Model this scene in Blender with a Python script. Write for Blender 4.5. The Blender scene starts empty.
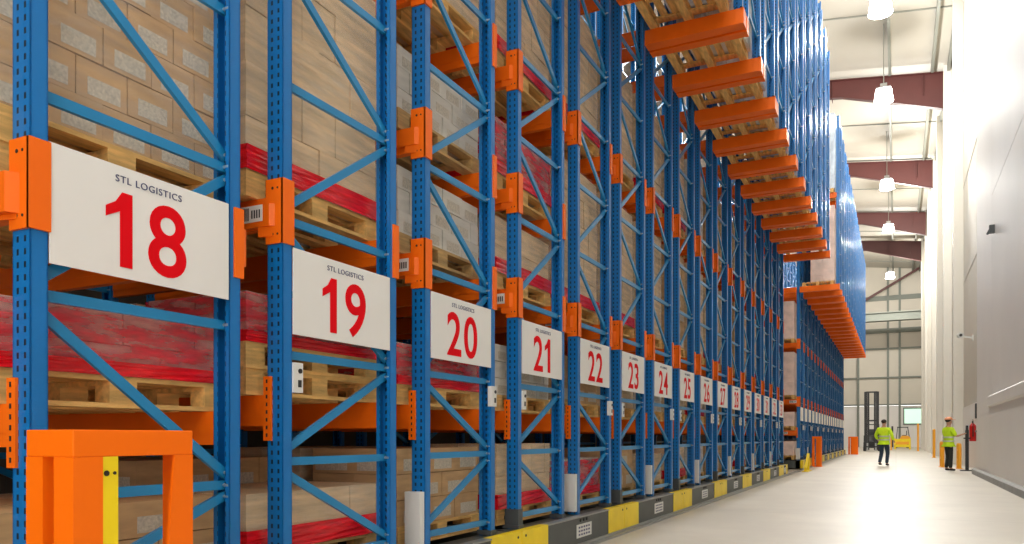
import bpy, math, random
from mathutils import Vector, Matrix, Euler
random.seed(7)
SC = bpy.context.scene
COL = SC.collection
F = 774.0; TH = math.atan(384.0/F); CT = math.cos(TH); ST = math.sin(TH)
H = 1.12; D = 2.97            # camera height, distance to the rack face

# ------------------------------------------------------------------ materials
def new_mat(name):
    m = bpy.data.materials.new(name); m.use_nodes = True
    nt = m.node_tree; b = nt.nodes['Principled BSDF']
    return m, nt, b
def mat(name, col, rough=.5, metal=0, var=0, scale=8, bump=0, bscale=60, spec=.5, coat=0, stretch=None):
    m, nt, b = new_mat(name)
    b.inputs['Base Color'].default_value = (*col, 1)
    b.inputs['Roughness'].default_value = rough
    b.inputs['Metallic'].default_value = metal
    b.inputs['Specular IOR Level'].default_value = spec
    b.inputs['Coat Weight'].default_value = coat
    tc = nt.nodes.new('ShaderNodeTexCoord'); mp = nt.nodes.new('ShaderNodeMapping')
    nt.links.new(tc.outputs['Object'], mp.inputs[0])
    if stretch: mp.inputs['Scale'].default_value = stretch
    if var:
        n = nt.nodes.new('ShaderNodeTexNoise'); n.inputs['Scale'].default_value = scale; n.inputs['Detail'].default_value = 4
        nt.links.new(mp.outputs[0], n.inputs['Vector'])
        r = nt.nodes.new('ShaderNodeValToRGB')
        r.color_ramp.elements[0].position = .3; r.color_ramp.elements[1].position = .7
        r.color_ramp.elements[0].color = (*[c*(1-var) for c in col], 1)
        r.color_ramp.elements[1].color = (*[min(1, c*(1+var)) for c in col], 1)
        nt.links.new(n.outputs['Fac'], r.inputs[0]); nt.links.new(r.outputs[0], b.inputs['Base Color'])
    if bump:
        n2 = nt.nodes.new('ShaderNodeTexNoise'); n2.inputs['Scale'].default_value = bscale; n2.inputs['Detail'].default_value = 3
        nt.links.new(mp.outputs[0], n2.inputs['Vector'])
        bp = nt.nodes.new('ShaderNodeBump'); bp.inputs['Strength'].default_value = bump; bp.inputs['Distance'].default_value = .02
        nt.links.new(n2.outputs['Fac'], bp.inputs['Height']); nt.links.new(bp.outputs[0], b.inputs['Normal'])
    return m
def film(name, col, alpha, rough=.18, ramp=.5):
    m, nt, b = new_mat(name)
    b.inputs['Base Color'].default_value = (*col, 1); b.inputs['Roughness'].default_value = rough
    tc = nt.nodes.new('ShaderNodeTexCoord'); mp = nt.nodes.new('ShaderNodeMapping'); mp.inputs['Scale'].default_value = (3, 3, 14)
    mp.inputs['Rotation'].default_value = (.25, .1, 0)
    n = nt.nodes.new('ShaderNodeTexNoise'); n.inputs['Scale'].default_value = 1.6; n.inputs['Detail'].default_value = 5
    nt.links.new(tc.outputs['Object'], mp.inputs[0]); nt.links.new(mp.outputs[0], n.inputs['Vector'])
    bp = nt.nodes.new('ShaderNodeBump'); bp.inputs['Strength'].default_value = .8; bp.inputs['Distance'].default_value = .03
    nt.links.new(n.outputs['Fac'], bp.inputs['Height']); nt.links.new(bp.outputs[0], b.inputs['Normal'])
    r = nt.nodes.new('ShaderNodeMapRange'); r.inputs['From Min'].default_value = .35; r.inputs['From Max'].default_value = .7
    r.inputs['To Min'].default_value = alpha*.4; r.inputs['To Max'].default_value = min(1, alpha*1.6)
    nt.links.new(n.outputs['Fac'], r.inputs['Value']); nt.links.new(r.outputs[0], b.inputs['Alpha'])
    return m

def perforated(name, col):
    """blue paint with two columns of punched slots on the faces that look along Y"""
    m, nt, b = new_mat(name); b.inputs['Roughness'].default_value = .4; b.inputs['Specular IOR Level'].default_value = .35; b.inputs['Coat Weight'].default_value = .35; b.inputs['Coat Roughness'].default_value = .28
    tc = nt.nodes.new('ShaderNodeTexCoord'); s = nt.nodes.new('ShaderNodeSeparateXYZ'); nt.links.new(tc.outputs['Object'], s.inputs[0])
    sn = nt.nodes.new('ShaderNodeSeparateXYZ'); nt.links.new(tc.outputs['Normal'], sn.inputs[0])
    def M(op, a, b_=None, c=None):
        n = nt.nodes.new('ShaderNodeMath'); n.operation = op
        for i, v in enumerate((a, b_, c)):
            if v is None: continue
            if isinstance(v, (int, float)): n.inputs[i].default_value = v
            else: nt.links.new(v, n.inputs[i])
        return n.outputs[0]
    z = M('FRACT', M('DIVIDE', s.outputs[2], .05))
    zm = M('LESS_THAN', M('ABSOLUTE', M('SUBTRACT', z, .5)), .24)
    x1 = M('LESS_THAN', M('ABSOLUTE', M('ADD', s.outputs[0], .032)), .007)
    x2 = M('LESS_THAN', M('ABSOLUTE', M('ADD', s.outputs[0], .078)), .007)
    ny = M('GREATER_THAN', M('ABSOLUTE', sn.outputs[1]), .5)
    mk = M('MULTIPLY', M('MULTIPLY', zm, M('MAXIMUM', x1, x2)), ny)
    # small holes along the side flanges
    z2 = M('LESS_THAN', M('ABSOLUTE', M('SUBTRACT', M('FRACT', M('DIVIDE', s.outputs[2], .1)), .5)), .06)
    mix = nt.nodes.new('ShaderNodeMix'); mix.data_type = 'RGBA'
    mix.inputs[6].default_value = (*col, 1); mix.inputs[7].default_value = (.004, .012, .03, 1)
    nt.links.new(mk, mix.inputs[0]); nt.links.new(mix.outputs[2], b.inputs['Base Color'])
    return m

BLUE = (.0, .165, .49)
M_post = perforated('blue upright steel', BLUE)
M_brace = mat('blue brace steel', (.01, .225, .49), .33, var=.08, scale=3, spec=.45, coat=.2)
M_bolt = mat('zinc bolt', (.6, .62, .65), .35, .8)
M_orange = mat('orange beam paint', (.92, .155, .003), .42, var=.06, scale=3, spec=.3)
M_guard = mat('orange guard paint', (1.0, .17, .001), .5, var=.04, scale=2, spec=.2)
M_dark_hole = mat('dark hole', (.02, .015, .01), .9)
M_plate = mat('white sign plate', (.80, .80, .77), .45, var=.02, scale=2)
M_red_ink = mat('red ink', (.74, .002, .008), .7, spec=.1)
M_navy = mat('navy ink', (.05, .06, .16), .5)
M_black = mat('black ink', (.02, .02, .02), .6)
M_yellow = mat('yellow safety paint', (.95, .70, .002), .45, var=.08, scale=4)
M_grey = mat('dark grey carriage paint', (.075, .085, .08), .5, var=.12, scale=5)
M_steel = mat('worn steel', (.35, .36, .35), .4, .6)
M_whitebox = mat('white plastic', (.72, .73, .70), .4)
M_foot = mat('dark grey foot casting', (.06, .07, .075), .5)
M_wood = mat('pine pallet wood', (.76, .46, .15), .75, var=.28, scale=5, stretch=(6, 1, 6), bump=.3, bscale=30)
M_wood2 = mat('weathered pallet wood', (.52, .33, .13), .8, var=.3, scale=5, stretch=(6, 1, 6), bump=.3, bscale=30)
M_carton = mat('brown cardboard', (.56, .35, .17), .8, var=.16, scale=4, stretch=(1, 1, 5))
M_tan = mat('pale tan cardboard', (.74, .54, .32), .7, var=.22, scale=2.2, stretch=(1, 1, 9), bump=.3, bscale=6)
M_whitec = mat('off white cardboard', (.66, .62, .54), .65, var=.12, scale=4, stretch=(1, 1, 4))
M_pinkc = mat('pinkish white wrapped goods', (.80, .62, .55), .5, var=.15, scale=4)
M_icy = mat('wrapped goods with painted glare', (.62, .72, .85), .25, var=.25, scale=3, stretch=(2, 2, 1), bump=.4, bscale=7)  # pale blue-white base colour stands for lamp glare on the wrapping
M_label = mat('speckled white print', (.56, .50, .40), .7, var=.22, scale=70)
M_redfilm = mat('red wrapping film', (.78, .008, .016), .22, var=.25, scale=5, stretch=(1, 1, 6), bump=.5, bscale=7)
M_redclear = film('pale red film', (.78, .03, .05), .8)
M_clear = film('clear stretch film', (.85, .85, .82), .13)
M_blackplastic = mat('black plastic', (.02, .02, .022), .45)
M_maroon = mat('maroon roof steel', (.07, .014, .012), .55, var=.1, scale=1)
M_roof = mat('cream roof sheet', (.50, .47, .41), .6, var=.08, scale=.25, stretch=(1, .3, 1))
M_purlin = mat('grey green purlin', (.24, .25, .22), .6)
M_wallw = mat('white concrete wall', (.82, .785, .75), .55, var=.035, scale=.4, bump=.05, bscale=12)
M_wallc = mat('cream wall panel', (.62, .575, .49), .6, var=.04, scale=.3)
M_backshade = mat('painted shade behind racks', (.10, .075, .055), .9, var=.3, scale=1)  # dark tone stands for the shade deep behind the racks
M_col = mat('white column paint', (.70, .67, .60), .5)
M_kerb = mat('grey kerb', (.36, .36, .35), .7, var=.1, scale=3)
M_girt = mat('dark green grey girt', (.20, .22, .19), .6)
M_skin = mat('skin', (.55, .30, .20), .55)
M_hair = mat('dark hair', (.02, .014, .01), .7)
M_hivis = mat('fluorescent yellow cloth', (.62, .90, .015), .7, var=.08, scale=8)
M_tape = mat('silver reflective tape', (.62, .64, .62), .3, .3)
M_jeans = mat('dark blue denim', (.025, .045, .075), .85, var=.2, scale=20)
M_trouser = mat('black work trousers', (.022, .024, .022), .85)
M_navycloth = mat('dark grey cloth', (.035, .045, .045), .85)
M_cap = mat('orange pink hard hat', (.78, .32, .16), .4)
M_redpaint = mat('red enamel', (.62, .012, .012), .3)
M_amber = mat('amber yellow guard paint', (.95, .42, .02), .45)

def floor_mat():
    m, nt, b = new_mat('polished concrete floor')
    tc = nt.nodes.new('ShaderNodeTexCoord')
    n = nt.nodes.new('ShaderNodeTexNoise'); n.inputs['Scale'].default_value = .6; n.inputs['Detail'].default_value = 8; n.inputs['Roughness'].default_value = .65
    nt.links.new(tc.outputs['Object'], n.inputs['Vector'])
    r = nt.nodes.new('ShaderNodeValToRGB'); r.color_ramp.elements[0].position = .3; r.color_ramp.elements[1].position = .75
    r.color_ramp.elements[0].color = (.46, .425, .36, 1); r.color_ramp.elements[1].color = (.62, .58, .50, 1)
    nt.links.new(n.outputs['Fac'], r.inputs[0])
    br = nt.nodes.new('ShaderNodeTexBrick'); br.offset = 0; br.inputs['Scale'].default_value = 1
    br.inputs['Brick Width'].default_value = 5.2; br.inputs['Row Height'].default_value = 6; br.inputs['Mortar Size'].default_value = .012
    br.inputs['Color1'].default_value = (1, 1, 1, 1); br.inputs['Color2'].default_value = (1, 1, 1, 1); br.inputs['Mortar'].default_value = (.78, .78, .78, 1)
    nt.links.new(tc.outputs['Object'], br.inputs['Vector'])
    mx = nt.nodes.new('ShaderNodeMix'); mx.data_type = 'RGBA'; mx.blend_type = 'MULTIPLY'; mx.inputs[0].default_value = 1
    nt.links.new(r.outputs[0], mx.inputs[6]); nt.links.new(br.outputs[0], mx.inputs[7]); nt.links.new(mx.outputs[2], b.inputs['Base Color'])
    r2 = nt.nodes.new('ShaderNodeMapRange'); r2.inputs['To Min'].default_value = .34; r2.inputs['To Max'].default_value = .55
    nt.links.new(n.outputs['Fac'], r2.inputs['Value']); nt.links.new(r2.outputs[0], b.inputs['Roughness'])
    return m
M_floor = floor_mat()
def emit(name, col, s):
    m, nt, b = new_mat(name); b.inputs['Base Color'].default_value = (.8, .8, .8, 1)
    b.inputs['Emission Color'].default_value = (*col, 1); b.inputs['Emission Strength'].default_value = s
    return m
M_lamp = emit('lit lamp lens', (1, .98, .92), 14)
M_window = emit('daylit greenish window', (.45, 1, .68), .5)
M_led = emit('green led', (.1, 1, .4), 3)

# ------------------------------------------------------------------ mesh helper
class MB:
    def __init__(s): s.v = []; s.f = []; s.m = []
    def quad_box(s, c, mi=0):
        i = len(s.v); s.v += c
        for q in ((0,3,2,1),(4,5,6,7),(0,1,5,4),(1,2,6,5),(2,3,7,6),(3,0,4,7)):
            s.f.append([i+k for k in q]); s.m.append(mi)
        return s
    def box(s, x0, x1, y0, y1, z0, z1, mi=0):
        x0, x1 = min(x0,x1), max(x0,x1); y0, y1 = min(y0,y1), max(y0,y1); z0, z1 = min(z0,z1), max(z0,z1)
        return s.quad_box([(x0,y0,z0),(x1,y0,z0),(x1,y1,z0),(x0,y1,z0),(x0,y0,z1),(x1,y0,z1),(x1,y1,z1),(x0,y1,z1)], mi)
    def bar(s, a, b, w, t, up=(1,0,0), mi=0):
        """bar from a to b; t thick along up, w wide across"""
        a = Vector(a); b = Vector(b); d = (b-a).normalized(); u = Vector(up); u = (u-d*u.dot(d)).normalized(); r = d.cross(u)
        c = []
        for p in (a, b):
            for sx, sy in ((-1,-1),(1,-1),(1,1),(-1,1)):
                c.append(tuple(p + r*(w/2*sx) + u*(t/2*sy)))
        return s.quad_box(c, mi)
    def cyl(s, a, b, r0, r1=None, n=10, mi=0):
        r1 = r0 if r1 is None else r1
        a = Vector(a); b = Vector(b); d = (b-a).normalized()
        u = d.orthogonal().normalized(); w = d.cross(u); i = len(s.v)
        for p, r in ((a,r0),(b,r1)):
            for k in range(n):
                an = 2*math.pi*k/n; s.v.append(tuple(p + u*(r*math.cos(an)) + w*(r*math.sin(an))))
        for k in range(n):
            s.f.append([i+k, i+(k+1)%n, i+n+(k+1)%n, i+n+k]); s.m.append(mi)
        s.f.append([i+k for k in range(n)][::-1]); s.m.append(mi); s.f.append([i+n+k for k in range(n)]); s.m.append(mi)
        return s
    def prism(s, pts, axis, a, b, mi=0):
        """polygon pts in the plane across axis, extruded from a to b"""
        i = len(s.v); n = len(pts)
        for t in (a, b):
            for p, q in pts:
                s.v.append({'x': (t,p,q), 'y': (p,t,q), 'z': (p,q,t)}[axis])
        for k in range(n):
            s.f.append([i+k, i+(k+1)%n, i+n+(k+1)%n, i+n+k]); s.m.append(mi)
        s.f.append([i+k for k in range(n)][::-1]); s.m.append(mi); s.f.append([i+n+k for k in range(n)]); s.m.append(mi)
        return s
    def mesh(s, name, mats):
        me = bpy.data.meshes.new(name); me.from_pydata(s.v, [], s.f)
        if not isinstance(mats, (list, tuple)): mats = [mats]
        for m in mats: me.materials.append(m)
        for p, k in zip(me.polygons, s.m): p.material_index = k
        import bmesh
        bm = bmesh.new(); bm.from_mesh(me); bmesh.ops.recalc_face_normals(bm, faces=bm.faces); bm.to_mesh(me); bm.free()
        me.update(); return me
    def build(s, name, mats, parent=None, loc=(0,0,0), bevel=0):
        return link(name, s.mesh(name, mats), parent, loc, bevel)
def link(name, me, parent=None, loc=(0,0,0), bevel=0, rot=None):
    o = bpy.data.objects.new(name, me); COL.objects.link(o); o.parent = parent; o.location = loc
    if rot: o.rotation_euler = rot
    if bevel:
        b = o.modifiers.new('bevel', 'BEVEL'); b.width = bevel; b.segments = 2; b.limit_method = 'ANGLE'
    return o
def tag(o, label, cat, group=None):
    o['label'] = label; o['category'] = cat
    if group: o['group'] = group
    return o
def empty(name, loc, label, cat, group=None, rz=0):
    o = bpy.data.objects.new(name, None); COL.objects.link(o); o.location = loc; o.rotation_euler.z = rz
    o.empty_display_size = .1
    return tag(o, label, cat, group)
def struct(o):
    o['kind'] = 'structure'; return o
def copy_tree(src, parent=None):
    c = src.copy(); COL.objects.link(c); c.parent = parent
    for ch in [q for q in list(bpy.data.objects) if q.parent == src]:
        copy_tree(ch, c)
    return c
KIDS = {}
def fast_copy(src, loc, label=None, group=None, cat=None):
    """copy a thing and its parts (child list cached for speed)"""
    if src.name not in KIDS:
        KIDS[src.name] = [(q, [g for g in bpy.data.objects if g.parent == q]) for q in bpy.data.objects if q.parent == src]
    c = src.copy(); COL.objects.link(c); c.location = loc
    for q, gs in KIDS[src.name]:
        k = q.copy(); COL.objects.link(k); k.parent = c
        for g in gs:
            h = g.copy(); COL.objects.link(h); h.parent = k
    if label: c['label'] = label
    if group: c['group'] = group
    return c
def text_mesh(s, size, mat_, bold=0, extr=.001, sx=1.0, space=1.0):
    cu = bpy.data.curves.new('t', 'FONT'); cu.body = s; cu.size = size; cu.align_x = 'CENTER'; cu.align_y = 'CENTER'
    cu.offset = bold; cu.extrude = extr; cu.space_character = space; cu.resolution_u = 6
    o = bpy.data.objects.new('t', cu); COL.objects.link(o)
    bpy.context.view_layer.update()
    me = bpy.data.meshes.new_from_object(o.evaluated_get(bpy.context.evaluated_depsgraph_get()))
    bpy.data.objects.remove(o)
    # centre exactly, and turn: text x -> +Y, text y -> +Z, facing +X
    xs = [v.co.x for v in me.vertices]; ys = [v.co.y for v in me.vertices]
    cx = (min(xs)+max(xs))/2; cy = (min(ys)+max(ys))/2
    for v in me.vertices:
        x, y, z = v.co; v.co = (z, (x-cx)*sx, y-cy)
    me.materials.clear(); me.materials.append(mat_)
    return me
def number_mesh(n, size):
    """red digits side by side, upright faces towards +X; the 1 has its flag"""
    parts = []; y = 0
    for ch in str(n):
        if ch == '1':
            h = size*.70; w = h*.24
            mb = MB(); mb.prism([(w*.72, -h/2), (w*1.5, -h/2), (w*1.5, h/2), (w*.85, h/2), (w*.45, h*.36), (-.15*w, h*.27), (-.15*w, h*.13), (w*.72, h*.24)], 'x', 0, .0015)
            me = mb.mesh('d', M_red_ink); wd_ = w*1.65; y0 = -.15*w
            me.transform(Matrix.Translation((0, y-y0, 0))); y += wd_+.08
        else:
            me = text_mesh(ch, size, M_red_ink, bold=.0062, sx=.97)
            hs = [v.co.y for v in me.vertices]; zs = [v.co.z for v in me.vertices]
            sc = size*.715/(max(zs)-min(zs)); me.transform(Matrix.Diagonal((1, 1.0, sc, 1)))
            wd_ = max(hs)-min(hs); me.transform(Matrix.Translation((0, y-min(hs), 0))); y += wd_+.045
        parts.append(me)
    y -= .045
    for m in parts: m.transform(Matrix.Translation((0, -y/2, 0)))
    return parts
def at(u, d):
    r = (u-512)*d/F
    return r*CT - d*ST, r*ST + d*CT

# ------------------------------------------------------------------ setting
XW = 2.2; XR = 2.45; YEND = 95.0; ZE = 19.4; SL = .12
floor = MB().box(-16, 3.2, -14, YEND, -.2, 0).build('floor', M_floor); struct(floor)
# right wall: near panels with a thicker lower part, smooth pier, recessed far wall
w = MB()
w.box(XW, 3.2, -3.2, 23.2, 0, 7.3).box(XW, 3.2, -3.2, 23.2, 7.32, ZE+1)
w.box(XW, 3.2, 23.22, 27.3, 0, ZE+1)
w.box(XR, 3.2, 27.3, YEND, 2.3, ZE+1)
wr = w.build('wall_right', [M_wallw, M_wallc]); struct(wr)
for p in wr.data.polygons:
    if p.center.y > 30: p.material_index = 1
struct(MB().box(XR-.02, 3.2, 27.3, YEND, 0, 2.3).build('trim_5', M_wallw))
struct(MB().box(XW-.06, XW+.02, -3.2, 23.2, .0, 1.88).prism([(XW-.06, 1.88), (XW-.10, 1.92), (XW-.10, 2.14), (XW-.01, 2.2), (XW+.02, 2.2), (XW+.02, 1.88)], 'y', -3.2, 23.2).build('trim_1', M_wallw))
struct(MB().box(XW-.13, XW-.06, -3.2, 27.4, 0, .14).prism([(XW-.13, .14), (XW-.06, .19), (XW-.06, .14)], 'y', -3.2, 27.4).build('baseboard_right', M_kerb))
for i, y in enumerate((36.2, 43.6, 50.4, 57.4, 64.2, 71, 80.5)):
    struct(MB().box(XR-.36, XR+.01, y, y+.55, 0, ZE+.2).box(XR-.40, XR, y-.05, y+.6, 0, .5).build('trim_%d' % (10+i), M_col))
# panel joints of the far wall (real grooves' cover strips)
for i, z in enumerate((7.3, 11.2, 15.1)):
    struct(MB().box(XR-.015, XR+.01, 27.4, YEND, z, z+.05).build('trim_%d' % (20+i), M_wallc))
struct(MB().box(-6.45, -6.25, -3, YEND, 0, ZE+1.0).build('shade_backing_left', M_backshade))  # added dark sheet in place of the shaded depth behind the racks
struct(MB().box(-6.45, -3.35, -3.2, -3, 0, 20.4).build('added_blocker_front', M_wallc))  # added unseen panel, keeps light from the open end out of the racks
def zr(x): return ZE + SL*(XR-x)
roof = MB(); roof.prism([(3.2, zr(3.2)), (-9.2, zr(-9.2)), (-9.2, zr(-9.2)+.2), (3.2, zr(3.2)+.2)], 'y', -3.2, YEND)
struct(roof.build('ceiling', M_roof))
k = 0
for x in (2.25, 1.55, -.35):      # long purlins
    struct(MB().prism([(x, zr(x)-.32), (x+.12, zr(x)-.32), (x+.12, zr(x)), (x, zr(x))], 'y', -3.2, YEND).build('trim_%d' % (30+k), M_purlin)); k += 1
for j in range(14):                      # sheet joints across the roof
    y = 4.2+j*6.7
    struct(MB().prism([(XR, zr(XR)-.05), (-9, zr(-9)-.05), (-9, zr(-9)+.02), (XR, zr(XR)+.02)], 'y', y, y+.07).build('trim_%d' % (40+j), M_purlin))
for i, y in enumerate((17.5, 30.6, 43.8, 57.4, 70.5, 80.7)):   # haunched roof beams
    b = MB(); x0 = XR-.3
    top = [(x0, zr(x0)-.3), (-9, zr(-9)-.3)]
    bot = [(-9, zr(-9)-1.15), (-2.5, zr(-2.5)-1.2), (x0, zr(x0)-2.1)]
    b.prism(top+bot, 'y', y-.02, y+.02)
    for (a, c) in zip(bot[:-1], bot[1:]): b.bar((a[0], y, a[1]), (c[0], y, c[1]), .3, .04, up=(0,0,1))
    b.bar((top[0][0], y, top[0][1]), (top[1][0], y, top[1][1]), .3, .04, up=(0,0,1))
    for x in (1.2, -.6, -3): b.box(x, x+.03, y-.14, y+.14, zr(x)-1.4, zr(x)-.3)
    struct(b.build('trim_%d' % (70+i), M_maroon))
# end wall
e = MB(); e.box(-16, 3.2, YEND, YEND+.3, 4.6, 22); struct(e.build('wall_end', M_wallc))
struct(MB().box(-16, 3.2, YEND-.02, YEND+.3, 0, 4.55).build('trim_90', M_wallw))
for i, z in enumerate((4.6, 7.6, 10.8, 12.6, 14.0, 16.2)):
    struct(MB().box(-16, XR, YEND-.2, YEND, z, z+(.16 if i < 3 else .5)).build('trim_%d' % (91+i), M_girt))
for i, x in enumerate((-3.9, -.9, .25)):
    struct(MB().box(x, x+.22, YEND-.35, YEND, 0, 20).build('trim_%d' % (98+i), M_girt))
struct(MB().bar((-3, YEND-2.5, 16.0), (2.2, YEND-2.5, 19.0), .22, .22, up=(0,1,0)).build('trim_110', M_maroon))
struct(MB().box(-6, XR, YEND-6, YEND-5.6, 13.2, 14.0).box(-6, XR, YEND-6.3, YEND-5.3, 13.95, 14.05).box(-6, XR, YEND-6.3, YEND-5.3, 13.15, 13.25).build('trim_111', M_girt))
wn = MB().box(.8, 3.1-.3, YEND-.05, YEND-.02, 2.6, 4.2).build('window_1', M_window); struct(wn)
struct(MB().box(.7, 2.85, YEND-.1, YEND-.04, 4.2, 4.35).box(.7, .82, YEND-.1, YEND-.04, 2.5, 4.3).box(.7, 2.85, YEND-.1, YEND-.04, 2.45, 2.6).build('window_frame', M_girt, wn))
# rail let into the floor along the foot of the racks
struct(MB().box(-2.86, -2.80, 0, 54, 0, .022).build('trim_2', M_steel))
struct(MB().box(-2.93, -2.86, 0, 54, 0, .008).build('trim_3', M_blackplastic))

# ------------------------------------------------------------------ pallets and loads (prototypes, moved to their first place)
def pallet_meshes(L=1.2, W=.8, wood=M_wood, nb=5):
    deck = MB(); bw = .1 if nb == 5 else .09
    for i in range(nb):                # boards along Y
        x = -W/2 + bw/2 + i*(W-bw)/(nb-1); deck.box(x-bw/2, x+bw/2, -L/2, L/2, .122, .144)
    for y in (-L/2+.07, 0, L/2-.07): deck.box(-W/2, W/2, y-.07, y+.07, .1, .122)
    run = MB(); run.box(-.05, .05, -L/2, L/2, 0, .022)
    for y in (-L/2+.07, 0, L/2-.07): run.box(-.05, .05, y-.07, y+.07, .022, .1)
    return deck.mesh('deck', wood), run.mesh('runner', wood)
PM = {k: pallet_meshes(wood=w_) for k, w_ in (('new', M_wood), ('old', M_wood2))}
PMW = pallet_meshes(1.2, 1.0, M_wood, 7)
def make_pallet(kind, loc, label, group, rise=.144, wide=False):
    o = empty('wooden_pallet', loc, label, 'pallet', group)
    dk, rn = PMW if wide else PM[kind]
    W = 1.0 if wide else .8
    link('deck', dk, o)
    for x in (-W/2+.05, 0, W/2-.05): link('runner', rn, o, (x, 0, 0))
    return o
CACHE = {}
def carton_stack(h, cw, cd, ch, m, lab, seed):
    """rows of cartons, brick bonded, with printed patches as a second mesh"""
    rnd = random.Random(seed); X = .77; Y = 1.18
    b = MB(); l = MB(); z = 0; row = 0; s = .003
    nz = max(1, int(round(h/ch))); ch = h/nz
    for r in range(nz):
        off = (r % 2)*cw/2; ys = [-Y/2]; y = -Y/2 + (cw/2 if r % 2 else cw)
        while y < Y/2-.06: ys.append(y); y += cw
        ys.append(Y/2)
        nx = max(1, int(round(X/cd)))
        for j in range(nx):
            xa = -X/2+j*X/nx; xb = xa+X/nx
            for ya, yb in zip(ys[:-1], ys[1:]):
                dx = rnd.uniform(-.006, .006); z0 = r*ch
                b.box(xa+s+dx, xb-s+dx, ya+s, yb-s, z0+s*.5, z0+ch-s)
                if lab and yb-ya > cw*.7 and j == nx-1:
                    b.box(xb-s+dx-.001, xb-s+dx+.0015, ya+cw*.22, ya+cw*.86, z0+ch*.12, z0+ch*.58, 1)
                if lab and ya == ys[0]:
                    b.box(xa+.03, xb-.06, ya+s-.0015, ya+s+.001, z0+ch*.12, z0+ch*.6, 1)
    return b.mesh('cartons', [m, M_label] if lab else m), None
def shell_mesh(h, seed, g=.008, x=.385, y=.59):
    """loose stretch film around a stack: open box sides with wrinkled relief"""
    rnd = random.Random(seed); mb = MB(); n = 6; m = 8
    ring = []
    for z in range(m+1):
        pts = []
        per = [(-x-g, -y-g), (x+g, -y-g), (x+g, y+g), (-x-g, y+g)]
        for k in range(4):
            p, q = Vector(per[k]), Vector(per[(k+1) % 4])
            for t in range(n):
                c = p.lerp(q, t/n); nrm = Vector((q.y-p.y, p.x-q.x)).normalized()
                c = c + nrm*rnd.uniform(0, .012)
                pts.append((c.x, c.y, .0+h*z/m))
        ring.append(pts)
    N = 4*n
    for r in ring: mb.v += r
    for z in range(m):
        for k in range(N):
            mb.f.append([z*N+k, z*N+(k+1) % N, (z+1)*N+(k+1) % N, (z+1)*N+k]); mb.m.append(0)
    return mb
DESC = {'printed': 'brown printed cartons under clear film', 'tan': 'tall tan goods wrapped in film',
        'tanred': 'tan goods with red film band', 'white': 'off-white carton stack', 'red': 'low load in red film',
        'brown': 'plain brown carton stack', 'icy': 'wrapped load with glare painted bluish white', 'pink': 'pinkish white carton stack', 'block': 'short tan film-wrapped load'}
def make_load(kind, h, loc, label, group):
    key = (kind, round(h, 2))
    if key not in CACHE:
        sd = hash(kind) % 7 + int(h*100); sd = int(h*100)+len(kind)
        parts = []
        if kind == 'printed':
            a, l = carton_stack(h, .25, .26, .18, M_carton, True, sd); parts = [('carton_layers', a)]
            parts.append(('stretch_film', shell_mesh(h, sd).mesh('f', M_clear)))
        elif kind in ('tan', 'tanred', 'block'):
            a, _ = carton_stack(h, .30, .39, .30, M_tan, False, sd); parts = [('carton_layers', a)]
            parts.append(('stretch_film', shell_mesh(h, sd).mesh('f', M_clear)))
            if kind == 'tanred':
                parts.append(('red_film_band', shell_mesh(.13, sd+1, .02).mesh('f', M_redfilm)))
        elif kind == 'white':
            a, l = carton_stack(h, .30, .39, .17, M_whitec, True, sd); parts = [('carton_layers', a)]
        elif kind == 'pink':
            a, _ = carton_stack(h, .40, .39, .22, M_pinkc, False, sd); parts = [('carton_layers', a)]
        elif kind == 'brown':
            a, l = carton_stack(h, .40, .39, .22, M_carton, True, sd); parts = [('carton_layers', a)]
        elif kind == 'icy':
            a, _ = carton_stack(h, .40, .39, .4, M_icy, False, sd); parts = [('carton_layers', a)]
        elif kind == 'red':
            a, _ = carton_stack(h, .40, .39, h/2, M_whitec, False, sd); parts = [('carton_layers', a)]
            parts.append(('red_film', shell_mesh(h*.97, sd).mesh('f', M_redclear)))
            parts.append(('red_film_band', shell_mesh(h*.22, sd+3, .02).mesh('f', M_redfilm)))
        CACHE[key] = parts
    if len(CACHE[key]) == 1:
        o = link('carton_load', CACHE[key][0][1], None, loc); return tag(o, label, 'cargo', group)
    o = empty('carton_load', loc, label, 'cargo', group)
    for nm, me in CACHE[key]: link(nm, me, o)
    return o

# ------------------------------------------------------------------ racks
RK = {18: 1.835, 19: 3.199, 20: 4.608, 21: 6.104, 22: 7.522, 23: 8.897, 24: 10.30}
for n in range(25, 34): RK[n] = 10.30 + (n-24)*1.404
FD = 1.06; BAY = 2.86; TOP = 12.2; OV = 1.26; OZ = 6.485
PW = .11; PD = .07; TK = .006
def post_mesh(z0, z1, rear):
    """C section upright: perforated web across X, flanges along Y; origin at its outer aisle corner"""
    b = MB(); s = -1 if rear else 1
    b.box(-PW, 0, 0, s*TK, 0, z1-z0)
    b.box(-TK, 0, 0, s*PD, 0, z1-z0); b.box(-PW, -PW+TK, 0, s*PD, 0, z1-z0)
    b.box(-.03, 0, s*(PD-TK), s*PD, 0, z1-z0); b.box(-PW, -PW+.03, s*(PD-TK), s*PD, 0, z1-z0)
    return b.mesh('post', M_post)
PMESH = {(r, k): post_mesh(a, c, r) for r in (0, 1) for k, (a, c) in {'main': (.31, TOP), 'over': (OZ, TOP)}.items()}
def add_posts(root, x, which, z):
    link('upright_post', PMESH[(0, which)], root, (x, 0, z))
    link('upright_post', PMESH[(1, which)], root, (x, FD, z))
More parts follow.
